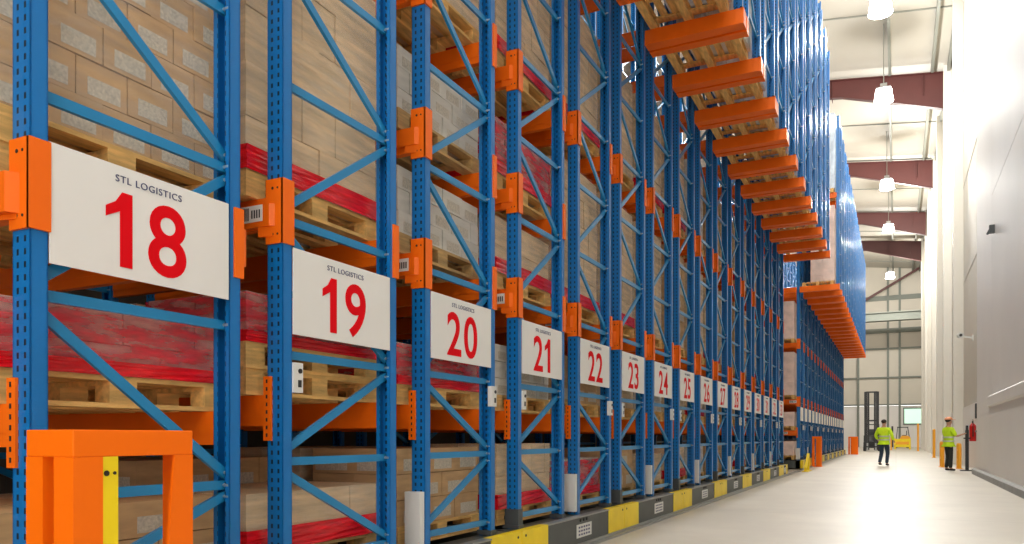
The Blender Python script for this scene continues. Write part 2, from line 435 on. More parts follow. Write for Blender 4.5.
def brace_mb(mb, x, a, b, w=.046):
    """one brace in the frame plane at local x, a and b are (y,z); a channel with bolts at its ends"""
    A = (x, a[0], a[1]); B = (x, b[0], b[1])
    mb.bar(A, B, w, .022, up=(1,0,0))
    for p, q in ((A, B), (B, A)):
        d = (Vector(q)-Vector(p)).normalized(); c = Vector(p)+d*.02
        mb.cyl(c+Vector((.011,0,0)), c+Vector((.045,0,0)), .009, n=6, mi=1)
    return mb
YL, YR = .045, FD-.045
def brace_list(kind, zmax, z0=None):
    if kind == 'first': zs = [.40, .88, 1.68, 2.47, 3.26]; left0 = True
    elif kind == 'odd': zs = [.42, .985, 1.575, 2.32, 3.07, 3.80]; left0 = False
    else: zs = [.42, .985, 1.575, 2.32, 3.07, 3.80]; left0 = True
    while zs[-1] < zmax-.75: zs.append(zs[-1]+.742)
    out = []
    L = left0
    for i, z in enumerate(zs):
        out.append(('h', (YL, z), (YR, z)))
        if i+1 < len(zs):
            a = z+.05; c = zs[i+1]-.05
            out.append(('d', (YL if L else YR, a), (YR if L else YL, c))); L = not L
    if z0: out = [o for o in out if min(o[1][1], o[2][1]) > z0]
    return out
BR = {}
for kind in ('first', 'odd', 'even'):
    lst = brace_list(kind, TOP)
    low = [o for o in lst if max(o[1][1], o[2][1]) < 6.3]; up = [o for o in lst if max(o[1][1], o[2][1]) >= 6.3]
    BR[kind, 'low'] = [(o[0], brace_mb(MB(), -.055, o[1], o[2]).mesh('brace', [M_brace, M_bolt])) for o in low]
    m = MB()
    for o in up: brace_mb(m, -.055, o[1], o[2])
    BR[kind, 'up'] = m.mesh('upper_bracing', [M_brace, M_bolt])
    m = MB()
    for o in low+up: brace_mb(m, -.055, o[1], o[2])
    BR[kind, 'all'] = m.mesh('frame_bracing', [M_brace, M_bolt])
    m = MB()
    for o in brace_list(kind, TOP, OZ): brace_mb(m, -.055, o[1], o[2])
    BR[kind, 'over'] = m.mesh('overhang_bracing', [M_brace, M_bolt])
def beam_mesh(length, h=.17, t=.05):
    b = MB(); b.box(-length, 0, 0, t, 0, h); b.box(-length, 0, -.004, t, h*.32, h*.68)    # raised middle rib
    return b.mesh('load_beam', M_orange)
BEAM = beam_mesh(BAY-2*PW); BEAMO = beam_mesh(OV-PW+.02)
def deep_beam(y0, y1):
    b = MB(); b.box(-(OV-PW+.02), .095, y0, y1, -.04, .15); b.box(.06, .10, y0-.004, y1+.001, -.046, .152)
    return b.mesh('load_beam', M_orange)
DEEPF = deep_beam(-.146, 0); DEEPR = deep_beam(-.03, .146)
def strip_connector():
    """narrow slotted connector plate on the web of the post"""
    b = MB(); b.box(-PW-.02, -PW+.035, -.012, 0, 0, .35)
    for k in range(8): b.box(-PW+.001, -PW+.011, -.0145, -.011, .02+k*.042, .04+k*.042, 1)
    return b.mesh('beam_connector', [M_orange, M_dark_hole])
def wrap_connector(big=False):
    """large connector wrapping the post's web and side, dished towards the beam"""
    b = MB(); b.box(-PW, .012, -.014, 0, 0, .35).box(0, .014, -.014, PD+.004, 0, .35)
    d = .055 if big else .032
    b.prism([(-.045, -.014), (-.07, -d), (-PW-.25, -d), (-PW-.25, -.005), (-PW-.0005, -.005), (-PW-.0005, -.014)], 'z', .06 if big else .095, .215)
    b.prism([(-.045, -.014), (-PW-.04, -.03), (-PW-.04, -.005), (-PW-.0005, -.005), (-PW-.0005, -.014)], 'z', .04, .06 if big else .095)
    for z in (.30, .05): b.cyl((-.06, -.016, z), (-.06, -.012, z), .008, mi=1); b.cyl((-.025, -.016, z), (-.025, -.012, z), .006, mi=1)
    return b.mesh('beam_connector', [M_orange, M_dark_hole])
def rear_connector():
    b = MB(); b.box(.0, .012, -.045, .0, 0, .35).box(-PW-.02, .012, 0, .014, 0, .35)
    b.prism([(-.11, .0), (.0, .0), (-.01, .05), (-.11, .06)], 'z', .07, .26)
    return b.mesh('beam_connector', M_orange)
C_STRIP = strip_connector(); C_WRAP = wrap_connector(); C_BIG = wrap_connector(True); C_REAR = rear_connector()
C_OVER = MB().box(-.10, .012, -.02, .07, -.10, .24).box(-.14, -.1, -.012, .06, -.02, .2).mesh('beam_connector', M_orange)
BARC = MB()
BARC.box(-.24, -.005, -.0345, -.0325, .035, .125)
for k in range(14):
    x = -.225+k*.009; BARC.box(x, x+.005, -.0355, -.0345, .045, .115, 1)
for k in range(4): BARC.box(-.085+k*.018, -.075+k*.018, -.0355, -.0345, .055, .10, 1)
BARC = BARC.mesh('barcode_label', [M_plate, M_black])
BARC2 = MB()
for x in (-.30, -.52):
    BARC2.box(x-.15, x, -.007, -.0045, .04, .12)
    for k in range(8): BARC2.box(x-.14+k*.016, x-.132+k*.016, -.008, -.007, .05, .11, 1)
BARC2 = BARC2.mesh('barcode_label', [M_plate, M_black])
HEAD = text_mesh('STL LOGISTICS', .042, M_navy, bold=0, sx=1.1, space=1.13)
PLW = .905
SIGN = MB().box(0, .006, 0, PLW, 0, .475).mesh('number_sign', M_plate)
FOOTW = MB().box(-.13, -.004, -.06, -.002, .0, .39).mesh('foot_guard', M_whitebox)
FOOTD = MB().box(-.125, .008, -.01, .08, .0, .17).box(-.14, .015, -.02, .09, 0, .03).mesh('foot_plate', M_foot)
FOOTR = MB().box(-.125, .008, -.08, .01, .0, .04).mesh('foot_plate', M_foot)
SWITCH = MB().box(-.03, .012, 0, .075, 0, .165).cyl((.012, .05, .12), (.018, .05, .12), .014, mi=1).box(.012, .014, .035, .062, .03, .07, 1).mesh('sensor_box', [M_whitebox, M_blackplastic])

def levels(n):
    if n == 18: return {1: 1.08, 2: 1.97}
    lv = {1: 1.18, 2: 2.26, 4: 4.22}
    if n in (20, 21): lv[3] = 3.14
    return lv
def make_rack(n, y, far=False, digits=True):
    kind = 'first' if n == 18 else ('odd' if n % 2 else 'even')
    if not far: lab = 'tall blue pallet rack frame carrying the white sign numbered %d' % n; grp = 'blue pallet racks of the near block'
    elif n == 34: lab = 'first blue pallet rack of the far block, facing the cross aisle'; grp = 'blue pallet racks of the far block'
    else: lab = 'blue pallet rack within the far block beyond the cross aisle'; grp = 'blue pallet racks of the far block'
    R = empty('pallet_rack', (-D, y, 0), lab, 'pallet rack', grp)
    add_posts(R, 0, 'main', .31); add_posts(R, OV, 'over', OZ-(.19 if far else 0))
    add_posts(R, -BAY+PW, 'main', .31)
    if far:
        link('frame_bracing', BR[kind, 'all'], R)
    else:
        for t, me in BR[kind, 'low']:
            link('horizontal_brace' if t == 'h' else 'diagonal_brace', me, R)
        link('upper_bracing', BR[kind, 'up'], R)
    link('frame_bracing', BR[kind, 'all'], R, (-BAY+PW, 0, 0))
    link('overhang_bracing', BR[kind, 'over'], R, (OV, 0, 0))
    lv = levels(n)
    for k, z in lv.items():
        for yy in (0, FD-.05):
            q = link('load_beam', BEAM, R, (-PW, yy, z))
            if yy == 0 and k == 2 and n != 18: link('barcode_label', BARC, q)
            if yy == 0 and k == 1 and n != 18: link('barcode_label', BARC2, q)
        bz = z-.08 if k == 1 else (z-.09 if k == 2 and n != 18 else z-.05)
        link('beam_connector', C_STRIP if k == 1 else (C_BIG if n == 18 else C_WRAP), R, (0, 0, bz))
        if k != 1: link('beam_connector', C_REAR, R, (0, FD, bz))
    zo = 6.14 if far else 6.33
    for yy in (0, FD-.05):
        link('load_beam', BEAM, R, (-PW, yy, zo)); link('load_beam', BEAMO, R, (OV-PW+.02, yy, 9.25))
    link('load_beam', DEEPF, R, (OV-PW+.02, 0, zo)); link('load_beam', DEEPR, R, (OV-PW+.02, FD, zo))
    # sign
    y0 = .072; z0 = 1.80 if n == 18 else 1.685
    s = link('number_sign', SIGN, R, (.002, y0, z0))
    link('header_text', HEAD, s, (.0075, PLW/2, .475-.055)) if not far else None
    if not far:
        [link('red_digit', m_, s, (.0075, PLW/2-.01, .205)) for m_ in number_mesh(n, .455)]
    # feet and boxes
    if n == 18: pass
    elif n % 2 == 0: link('foot_guard', FOOTW, R, (0, 0, .345))
    else: link('foot_plate', FOOTD, R, (0, 0, .315))
    link('foot_plate', FOOTR, R, (0, FD, .315))
    if n % 2: link('sensor_box', SWITCH, R, (0, .07, 1.365))
    elif n != 18: link('sensor_box', SWITCH, R, (.012, FD-.09, 1.37))
    return R
ORD = {0: 'floor tier', 1: 'lowest shelf', 2: 'sign-height shelf', 3: 'third shelf', 4: 'upper shelf'}
POS = {0: 'by the aisle', 1: 'second from aisle', 2: 'third from aisle'}
def place(n, y, lev, z, slot, pal, load, h, double=False, rk=None):
    x = -D-PW-.07-.40-slot*.9 ; yc = y+FD/2+random.uniform(-.02, .02)
    rk = rk or ('rack %d' % n)
    far = n >= 34
    grp = 'pallets on the racks' if not far else 'pallets on the far block'
    gl = 'loads on the racks' if not far else 'loads on the far block'
    where = ('on the %s of %s, %s' % (ORD[lev], rk, POS[slot])) if not far else ('on the %s of the far rack block' % ORD[lev])
    if far and n == 34: where = 'on the %s at the far block front end' % ORD[lev]
    make_pallet(pal, (x, yc, z), '%s wooden pallet %s' % ('pale' if pal == 'new' else 'weathered', where if not double else where+', underneath'), grp)
    zz = z+.144
    if double:
        make_pallet(pal, (x+.01, yc-.01, zz), 'wooden pallet stacked on another %s' % where, grp); zz += .144
    if load:
        make_load(load, h, (x+.004, yc, zz), '%s %s' % (DESC[load], where), gl)
for n, y in RK.items(): make_rack(n, y)
Y34 = 28.4
FAR = {34+i: Y34+i*1.404 for i in range(18)}
for n, y in FAR.items(): make_rack(n, y, far=True)

bt = .17+.001
# hand set loads of the near racks: (rack, level, slot, pallet, load, height, double)
SET = [
 (18, 0, 0, 'old', 'brown', .34, 0), (18, 0, 1, 'old', 'block', .3, 0),
 (18, 1, 0, 'new', 'red', .29, 0), (18, 1, 1, 'new', 'red', .29, 0),
 (18, 2, 0, 'new', 'printed', 1.2, 1), (18, 2, 1, 'new', 'printed', 1.2, 1),
 (19, 0, 0, 'old', 'tanred', .33, 0), (19, 0, 1, 'old', 'brown', .5, 0),
 (19, 1, 0, 'new', 'red', .28, 1), (19, 1, 1, 'new', 'tanred', .28, 1),
 (19, 2, 0, 'new', 'tanred', 1.5, 0), (19, 2, 1, 'new', 'tanred', 1.5, 0),
 (20, 0, 0, 'new', 'brown', .56, 0), (20, 0, 1, 'old', 'tanred', .56, 0),
 (20, 1, 0, 'new', 'red', .30, 0), (20, 1, 1, 'new', 'white', .42, 0),
 (20, 2, 0, 'old', 'white', .48, 0), (20, 2, 1, 'new', 'white', .5, 0),
 (20, 3, 0, 'old', 'white', .46, 0), (20, 3, 1, 'old', 'white', .40, 0),
 (20, 4, 0, 'new', 'tan', 1.2, 0), (20, 4, 1, 'new', 'tan', 1.2, 0),
 (21, 0, 0, 'new', 'tanred', .58, 0), (21, 0, 1, 'new', 'brown', .5, 0),
 (21, 1, 0, 'new', 'white', .45, 0), (21, 1, 1, 'old', 'tanred', .45, 0),
 (21, 2, 0, 'new', 'tanred', .5, 0), (21, 2, 1, 'new', 'red', .5, 0),
 (21, 3, 0, 'new', 'red', .5, 0), (21, 3, 1, 'new', 'tanred', .5, 0),
 (21, 4, 0, 'new', 'tanred', 1.3, 0), (21, 4, 1, 'new', 'tan', 1.2, 0),
 (22, 0, 0, 'new', 'red', .4, 0), (22, 1, 0, 'new', 'brown', .5, 0), (22, 1, 1, 'old', 'white', .4, 0),
 (22, 2, 0, 'new', 'tanred', 1.5, 0), (22, 2, 1, 'new', 'tan', 1.4, 0), (22, 4, 0, 'new', 'tanred', 1.3, 0),
 (23, 0, 0, 'old', 'brown', .5, 0), (23, 1, 0, 'new', 'tan', .5, 0), (23, 2, 0, 'new', 'tanred', 1.5, 0), (23, 4, 0, 'new', 'tan', 1.3, 0),
 (24, 0, 0, 'new', 'block', .4, 0), (24, 1, 0, 'new', 'white', .5, 0), (24, 2, 0, 'new', 'tan', 1.5, 0), (24, 4, 0, 'new', 'tanred', 1.3, 0),
]
for (n, lv, sl, pal, ld, h, dbl) in SET:
    z = .335 if lv == 0 else levels(n)[lv]+bt
    place(n, RK[n], lv, z, sl, pal, ld, h, bool(dbl))
KN = ['tan', 'brown', 'white', 'tanred']
for n in range(25, 34):
    for lv in (0, 1, 2, 4):
        z = .335 if lv == 0 else levels(n)[lv]+bt
        h = {0: .5, 1: .5, 2: 1.5, 4: 1.3}[lv]
        place(n, RK[n], lv, z, 0, 'new', KN[(n*3+lv) % 4], h)
for n in FAR:
    for lv in (0, 1, 2, 4):
        z = .335 if lv == 0 else levels(n)[lv]+bt
        h = {0: .5, 1: .5, 2: 1.5, 4: 1.3}[lv]
        place(n, FAR[n], lv, z, 0, 'new', 'pink' if n == 34 else KN[(n+lv) % 4], h)
# overhanging bays above the aisle
for n, y in list(RK.items())+list(FAR.items()):
    if n < 21: continue
    far = n >= 34
    for i, z in enumerate((6.14 if far else 6.33, 9.25)):
        zz = z+(.171 if i else .151); x = -D+OV/2-PW/2+.0
        if far: wh = 'tier %s of the far overhang' % ['one', 'two'][i]
        else: wh = '%s overhang tier of rack %d' % (['lower', 'upper'][i], n)
        make_pallet('new', (x, y+FD/2, zz), 'pale wide pallet on the '+wh, 'pallets in the overhang over the aisle', wide=True)
        ld = 'pink' if (far and i == 0) else ('icy' if (n+i) % 3 else 'white')
        make_load(ld, 2.55, (x+.15, y+FD/2, zz+.144), DESC[ld]+' on the '+wh, 'loads in the overhang over the aisle')

# ------------------------------------------------------------------ mobile carriages under the racks
def carriage(y0, y1, lab, grp, first=False):
    R = empty('rack_carriage', (-D, y0, 0), lab, 'rack carriage', grp)
    L = y1-y0-.012; fx = .105
    c = MB(); c.box(-BAY, .02, .02, .16, .05, .30).box(-BAY, .02, L-.16, L-.02, .05, .30).box(-BAY, .02, L/2-.1, L/2+.1, .05, .30)
    for x in (-.14, -1.5, -2.75): c.box(x, x+.15, .02, L-.02, .05, .308)
    for x in (-.6, -2.2): c.box(x, x+.06, .02, L-.02, .27, .335)
    c.build('chassis', M_grey, R)
    for y in (.7, L-.7):
        MB().cyl((-.5, y, .09), (-.42, y, .09), .085, n=20).build('wheel', M_steel, R)
    yw = min(.55, L*.3)
    MB().box(.02, fx-.006, yw, L-yw, .035, .31).build('front_panel', M_grey, R)
    MB().box(.02, fx, 0, yw, .035, .315).cyl((fx, .07, .27), (fx+.004, .07, .27), .012, mi=1).build('yellow_end_panel', [M_yellow, M_black], R)['label'] = 'yellow end panel'
    MB().box(.02, fx, L-yw, L, .035, .315).cyl((fx, L-.07, .27), (fx+.004, L-.07, .27), .012, mi=1).build('yellow_end_panel', [M_yellow, M_black], R)['label'] = 'yellow end panel'
    MB().box(.02, fx+.012, 0, L, .02, .045).box(.02, fx+.004, yw, L-yw, .302, .315).build('edge_strip', M_steel, R)
    st = MB(); a = L/2-.12; st.box(fx-.006, fx-.003, a, a+.42, .10, .235)
    for r in range(3):
        for q in range(5): st.box(fx-.003, fx-.002, a+.05+q*.068, a+.05+q*.068+.045, .12+r*.037, .138+r*.037, 1)
    st.build('sticker', [M_whitebox, M_navy], R)
    bt_ = MB()
    for q in range(3): bt_.cyl((fx-.006, a+.1+q*.09, .275), (fx+.004, a+.1+q*.09, .275), .016)
    bt_.build('push_buttons', M_black, R)
    return R
seams = [.45, RK[19]-.13, RK[21]-.13, RK[23]-.13] + [RK[n]-.13 for n in (25, 27, 29, 31, 33)] + [RK[33]+FD+.12]
names = ['the rack signed 18', 'racks 19 and 20', 'racks 21 and 22', 'racks 23 and 24', 'racks 25 and 26', 'racks 27 and 28', 'racks 29 and 30', 'racks 31 and 32', 'rack 33']
for i, nm in enumerate(names):
    carriage(seams[i], seams[i+1], 'low grey and yellow mobile carriage under '+nm, 'mobile rack carriages')
for i in range(9):
    carriage(Y34-.13+i*2.808, Y34-.13+(i+1)*2.808, 'low yellow-ended mobile carriage at the foot of the far rack block' if i else 'nearest yellow-ended mobile carriage of the far rack block', 'far mobile rack carriages')

# ------------------------------------------------------------------ orange sensor guards
def guard(x0, x1, y0, y1, label):
    """box framed guard: front face towards -Y, open side towards the aisle"""
    R = empty('safety_guard', ((x0+x1)/2, (y0+y1)/2, 0), label, 'guard', 'orange sensor guards')
    X = x1-x0; Y = y1-y0; hx = X/2; hy = Y/2; ht = 1.145; zb = 1.052
    MB().box(-hx, hx, -hy, hy, zb, ht).build('top_cap', M_guard, R, bevel=.004)
    p = MB()
    p.box(-hx, -hx+.092, -hy, -hy+.1, .012, zb).box(-hx+.152, hx, -hy, -hy+.108, .012, zb)
    p.build('front_leg', M_guard, R)
    q = MB(); q.prism([(hy, .012), (hy, zb), (hy-.085, zb), (hy-.17, .012)], 'x', hx-.012, hx)
    q.box(-hx+.1, hx-.0125, hy-.012, hy, .012, zb)
    q.build('rear_leg', M_guard, R)
    MB().box(hx-.03, hx-.002, -hy+.1085, -hy+.168, .012, zb).cyl((hx-.002, -hy+.122, zb-.058), (hx+.002, -hy+.122, zb-.058), .010, mi=1).cyl((hx-.002, -hy+.153, zb-.058), (hx+.002, -hy+.153, zb-.058), .006, mi=1).build('yellow_strip', [M_yellow, M_dark_hole], R)
    MB().box(-hx-.03, hx+.03, -hy-.02, hy+.02, 0, .012).build('base_plate', M_guard, R)
    return R
guard(-2.71, -2.455, 1.66, 2.15, 'large orange steel guard with yellow strip in front of rack 18')
gx, gy = at(812, 29.2)
guard(-2.84, -2.52, gy, gy+.45, 'orange guard at the near corner of the far rack block')
gx, gy = at(851, 60)
guard(-2.75, -2.2, 54.2, 55, 'small orange guard at the distant end of the far rack block')
# short yellow barrier next to the second guard
R = empty('yellow_barrier', (-2.62, 26.6, 0), 'low yellow floor barrier between the two rack blocks', 'barrier')
MB().bar((0, 0, .1), (0, .9, .55), .07, .07).build('rail', M_yellow, R)
MB().bar((0, .9, 0), (0, .9, .58), .08, .08).build('post', M_yellow, R)
MB().box(-.1, .1, -.1, 1.0, 0, .02).bar((0, 0, 0), (0, 0, .12), .08, .08).build('base', M_yellow, R)

# ------------------------------------------------------------------ things along the wall
def barrier(x, y, label, h=1.0, wy=.9):
    R = empty('wall_barrier', (x, y, 0), label, 'barrier', 'amber barriers along the right wall')
    for yy in (-wy/2, wy/2):
        MB().cyl((0, yy, 0), (0, yy, h-.05), .06, n=14).cyl((0, yy, h-.05), (0, yy, h), .06, .03, n=14).build('post', M_amber, R)
    MB().cyl((0, -wy/2, h*.72), (0, wy/2, h*.72), .045, n=12).cyl((0, -wy/2, h*.35), (0, wy/2, h*.35), .045, n=12).build('rail', M_amber, R)
    MB().box(-.1, .1, -wy/2-.1, -wy/2+.1, 0, .015).box(-.1, .1, wy/2-.1, wy/2+.1, 0, .015).build('base_plate', M_amber, R)
x, y = at(942, 29); barrier(x, y, 'amber barrier just behind the person by the wall', .95, .9)
x, y = at(958, 27.2); barrier(2.0, y+.3, 'amber barrier between the standing person and the dark stand', .9, .6)
x, y = at(934, 42); barrier(x, y, 'tall amber barrier further along the right wall', 1.55, .6)
x, y = at(918, 62); barrier(x, y, 'most distant amber barrier by the right wall', 2.2, .8)
x, y = at(912, 66); barrier(x-1.6, y, 'distant amber barrier near the yellow truck', 1.3, 1.2)

sx_, sy_ = at(967, 25.6)
R = empty('scanner_stand', (sx_, sy_, 0), 'slim black stand with a small shelf beside the wall', 'stand')
MB().box(-.05, .05, -.05, .05, .02, 1.35).build('pole', M_blackplastic, R)
MB().box(-.2, .2, -.2, .2, 0, .03).build('base', M_blackplastic, R)
MB().box(-.1, .1, -.12, .12, 1.06, 1.10).build('shelf', M_blackplastic, R)
MB().box(-.03, .03, -.14, .14, 1.24, 1.5).box(-.035, -.03, -.12, .12, 1.26, 1.48, 1).build('screen', [M_blackplastic, M_foot], R)
R = empty('fire_extinguisher', (XR-.14, 30.2, .98), 'red fire extinguisher hanging on the right wall', 'fire extinguisher')
MB().cyl((0, 0, 0), (0, 0, .52), .10, n=20).cyl((0, 0, .52), (0, 0, .6), .10, .035, n=20).build('cylinder', M_redpaint, R)
MB().cyl((0, 0, .6), (0, 0, .66), .025).box(-.02, .02, -.1, .04, .66, .68).box(-.02, .02, -.1, .02, .70, .72).build('valve', M_blackplastic, R)
MB().cyl((0, -.04, .64), (0, -.12, .5), .014).cyl((0, -.12, .5), (0, -.12, .15), .014, .02).build('hose', M_blackplastic, R)
MB().box(.06, .14, -.12, .12, .3, .36).build('bracket', M_steel, R)
tag(MB().box(-.03, 0, -.16, .16, 0, .5).box(-.034, -.03, -.12, .12, .05, .45, 1).build('notice_board', [M_blackplastic, M_foot], None, (XR-.02, 30.4, 1.75)), 'narrow dark notice board above the red extinguisher', 'board')
R = empty('security_camera', (XR-.02, 31.5, 4.6), 'small wall-mounted camera high on the recessed wall', 'camera')
MB().box(-.04, 0, -.08, .08, -.1, .1).bar((-.02, 0, 0), (-.4, 0, .08), .05, .05, up=(0,1,0)).build('bracket', M_whitebox, R)
MB().cyl((-.4, -.3, .08), (-.4, .15, .12), .1, n=14).build('housing', M_whitebox, R)
MB().cyl((-.4, -.31, .08), (-.4, -.30, .08), .05, n=14).build('lens', M_blackplastic, R)
R = empty('wall_mount', (XW, 22.6, 6.3), 'tiny dark bracket high on the near white wall', 'bracket')
MB().box(-.12, 0, -.06, .06, -.1, .1).build('plate', M_foot, R)
MB().bar((-.1, 0, 0), (-.16, 0, -.12), .05, .05, up=(0,1,0)).build('arm', M_foot, R)

# ------------------------------------------------------------------ hanging lamps
def lamp(y, label, x=-.5, power=1400):
    z = 16.6
    R = empty('ceiling_lamp', (x, y, z), label, 'lamp', 'high bay lamps above the aisle')
    MB().cyl((0, 0, .18), (0, 0, zr(x)-z-.01), .02, n=8).build('cable', M_purlin, R)
    h = MB(); h.box(-.30, .30, -.30, .30, .16, .2); h.box(-.14, .14, -.14, .14, .2, .42)
    h.build('housing', M_steel, R)
    MB().cyl((0, 0, -.36), (0, 0, .158), .40, .33, n=24).build('lens', M_lamp, R)
    L = bpy.data.lights.new('lamp_light', 'POINT'); L.shadow_soft_size = .3; L.energy = power; L.color = (1, .97, .9)
    o = bpy.data.objects.new('lamp_light', L); COL.objects.link(o); o.parent = R; o.location = (0, 0, -.85)
LY = [30.6, 38.7, 52.4, 63.5, 82]  # the last lamp is added to brighten the end wall
LB = ['lit lamp hanging at the top edge of the view', 'large lit lamp in front of the nearest visible roof beam', 'second lit lamp down the aisle, below the middle beam', 'third lit lamp down the aisle', 'added lamp brightening the end wall', 'most distant lit lamp at the end wall']
for y, l in zip(LY, LB): lamp(y, l, power=2300 if y > 50 else 1400)
for i, y in enumerate((21, 12, 3)): lamp(y, 'lit lamp above the aisle before the first one in view', power=900)

# ------------------------------------------------------------------ people
def skin_mesh(name, verts, edges, radii, mat_, root=0, sub=2):
    me = bpy.data.meshes.new(name); me.from_pydata([tuple(v) for v in verts], edges, [])
    o = bpy.data.objects.new(name, me); COL.objects.link(o)
    s = o.modifiers.new('skin', 'SKIN'); s.use_smooth_shade = True
    for i, v in enumerate(me.skin_vertices[0].data):
        r = radii[i]; v.radius = (r, r) if isinstance(r, (int, float)) else r
        v.use_root = (i == root)
    u = o.modifiers.new('sub', 'SUBSURF'); u.levels = sub; u.render_levels = sub
    bpy.context.view_layer.update()
    m2 = bpy.data.meshes.new_from_object(o.evaluated_get(bpy.context.evaluated_depsgraph_get()))
    bpy.data.objects.remove(o)
    m2.materials.clear(); m2.materials.append(mat_)
    for p in m2.polygons: p.use_smooth = True
    return m2
def ellipsoid(c, r, n=14, m=10, cut=None):
    mb = MB(); 
    for i in range(m+1):
        ph = math.pi*i/m
        for k in range(n):
            a = 2*math.pi*k/n
            mb.v.append((c[0]+r[0]*math.sin(ph)*math.cos(a), c[1]+r[1]*math.sin(ph)*math.sin(a), c[2]+r[2]*math.cos(ph)))
    for i in range(m):
        for k in range(n):
            mb.f.append([i*n+k, i*n+(k+1) % n, (i+1)*n+(k+1) % n, (i+1)*n+k]); mb.m.append(0)
    return mb
def person(loc, rz, label, legs, arms, jacket, pants, hat, group=None, s=1.0, sleeves=True):
    """faces local -Y. legs: {side: (knee, ankle)}, arms: {side: (elbow, wrist)}"""
    R = empty('person', loc, label, 'person', group, rz)
    V = [(0,0,.98), (0,0,1.15), (0,.01,1.35), (0,.015,1.46), (0,.0,1.54), (0,-.012,1.62), (0,-.018,1.70), (0,-.01,1.765)]
    E = [(i, i+1) for i in range(7)]; Rr = [(.15,.11), (.14,.10), (.17,.11), (.10,.075), (.055,.055), (.07,.085), (.078,.095), (.05,.06)]
    def add(p, par, r): V.append(tuple(p)); E.append((par, len(V)-1)); Rr.append(r); return len(V)-1
    fingers = []
    J = {}
    for sd in (-1, 1):
        h = add((sd*.09, 0, .90), 0, .088); kn, an = legs[sd]
        k = add(kn, h, .058); a = add(an, k, .04); add((an[0], an[1]-.09, an[2]-.045), a, .038); t = add((an[0], an[1]-.17, an[2]-.06), len(V)-1, .03)
        sh = add((sd*.19, .01, 1.42), 3, .058); el, wr = arms[sd]
        e_ = add(el, sh, .042); w_ = add(wr, e_, .027)
        d = (Vector(wr)-Vector(el)).normalized(); pal = add(Vector(wr)+d*.055, w_, (.036, .02))
        side = d.cross(Vector((0, 1, .2))).normalized()
        for q, ln in zip((-1.5, -.5, .5, 1.5), (.065, .078, .072, .055)):
            b0 = add(Vector(wr)+d*.09+side*(q*.018), pal, .0095)
            b1 = add(Vector(wr)+d*(.09+ln*.5)+side*(q*.02)+Vector((0, -.008, 0)), b0, .0085)
            add(Vector(wr)+d*(.09+ln*.9)+side*(q*.02)+Vector((0, -.024, 0)), b1, .0075)
        b0 = add(Vector(wr)+d*.04+side*.035+Vector((0,-.012,0)), pal, .011); add(Vector(wr)+d*.075+side*.05+Vector((0,-.03,0)), b0, .009)
        J[sd] = (el, wr, kn, an)
    link('body', skin_mesh('body', V, E, Rr, M_skin), R)
    # jacket or vest
    V = [(0,0,.86), (0,0,1.0), (0,0,1.18), (0,.01,1.36), (0,.012,1.45), (0,.005,1.51)]; E = [(i, i+1) for i in range(5)]
    Rr = [(.215,.155), (.20,.145), (.19,.14), (.20,.135), (.13,.10), (.07,.07)]
    for sd in (-1, 1):
        el, wr, kn, an = J[sd]
        V.append((sd*.20, .01, 1.42)); Rr.append(.085); E.append((3, len(V)-1)); V.append(tuple(el)); Rr.append(.064); E.append((len(V)-2, len(V)-1))
        if sleeves:
            V.append(tuple(Vector(el).lerp(Vector(wr), .93))); Rr.append(.048); E.append((len(V)-2, len(V)-1))
    jk = link('jacket', skin_mesh('jacket', V, E, Rr, jacket, root=1), R)
    tp = MB()
    for z, rx, ry in ((.99, .222, .168), (1.12, .213, .162)):
        n = 24
        i0 = len(tp.v)
        for zz in (z, z+.05):
            for k2 in range(n):
                a = 2*math.pi*k2/n; tp.v.append((rx*math.cos(a), ry*math.sin(a), zz))
        for k2 in range(n): tp.f.append([i0+k2, i0+(k2+1) % n, i0+n+(k2+1) % n, i0+n+k2]); tp.m.append(0)
    tp.build('reflective_tape', M_tape, jk)
    V = [(0,0,1.0), (0,0,.92)]; E = [(0, 1)]; Rr = [(.155,.12), (.165,.13)]
    for sd in (-1, 1):
        el, wr, kn, an = J[sd]
        V.append((sd*.092, 0, .86)); Rr.append(.105); E.append((1, len(V)-1)); V.append(tuple(kn)); Rr.append(.078); E.append((len(V)-2, len(V)-1))
        V.append(tuple(Vector(kn).lerp(Vector(an), 1.02))); Rr.append(.062); E.append((len(V)-2, len(V)-1))
    link('trousers', skin_mesh('trousers', V, E, Rr, pants, root=1), R)
    for sd in (-1, 1):
        an = J[sd][3]
        V = [(an[0], an[1]+.03, an[2]-.03), (an[0], an[1]-.07, an[2]-.045), (an[0], an[1]-.17, an[2]-.055)]
        link('boot', skin_mesh('boot', V, [(0, 1), (1, 2)], [(.05,.05), (.048,.045), (.042,.032)], M_blackplastic), R)
    # face
    MB().prism([(-.01, -.10), (.01, -.10), (.014, -.085), (-.014, -.085)], 'z', 1.635, 1.675).build('nose', M_skin, R, (0, -.012, 0))
    for sd in (-1, 1):
        ellipsoid((sd*.03, -.098, 1.692), (.011, .008, .007), 8, 6).build('eye', M_blackplastic, R)
        ellipsoid((sd*.078, -.005, 1.67), (.012, .02, .032), 8, 6).build('ear', M_skin, R)
    MB().box(-.022, .022, -.100, -.092, 1.607, 1.615).build('mouth', M_redfilm, R)
    hb = ellipsoid((0, .012, 1.725), (.092, .108, .082))
    for i, v in enumerate(hb.v):
        if v[1] < -.03 and v[2] < 1.73: hb.v[i] = (v[0], -.03, v[2])
    hr = hb.build('hair', M_hair, R)
    for p in hr.data.polygons: p.use_smooth = True
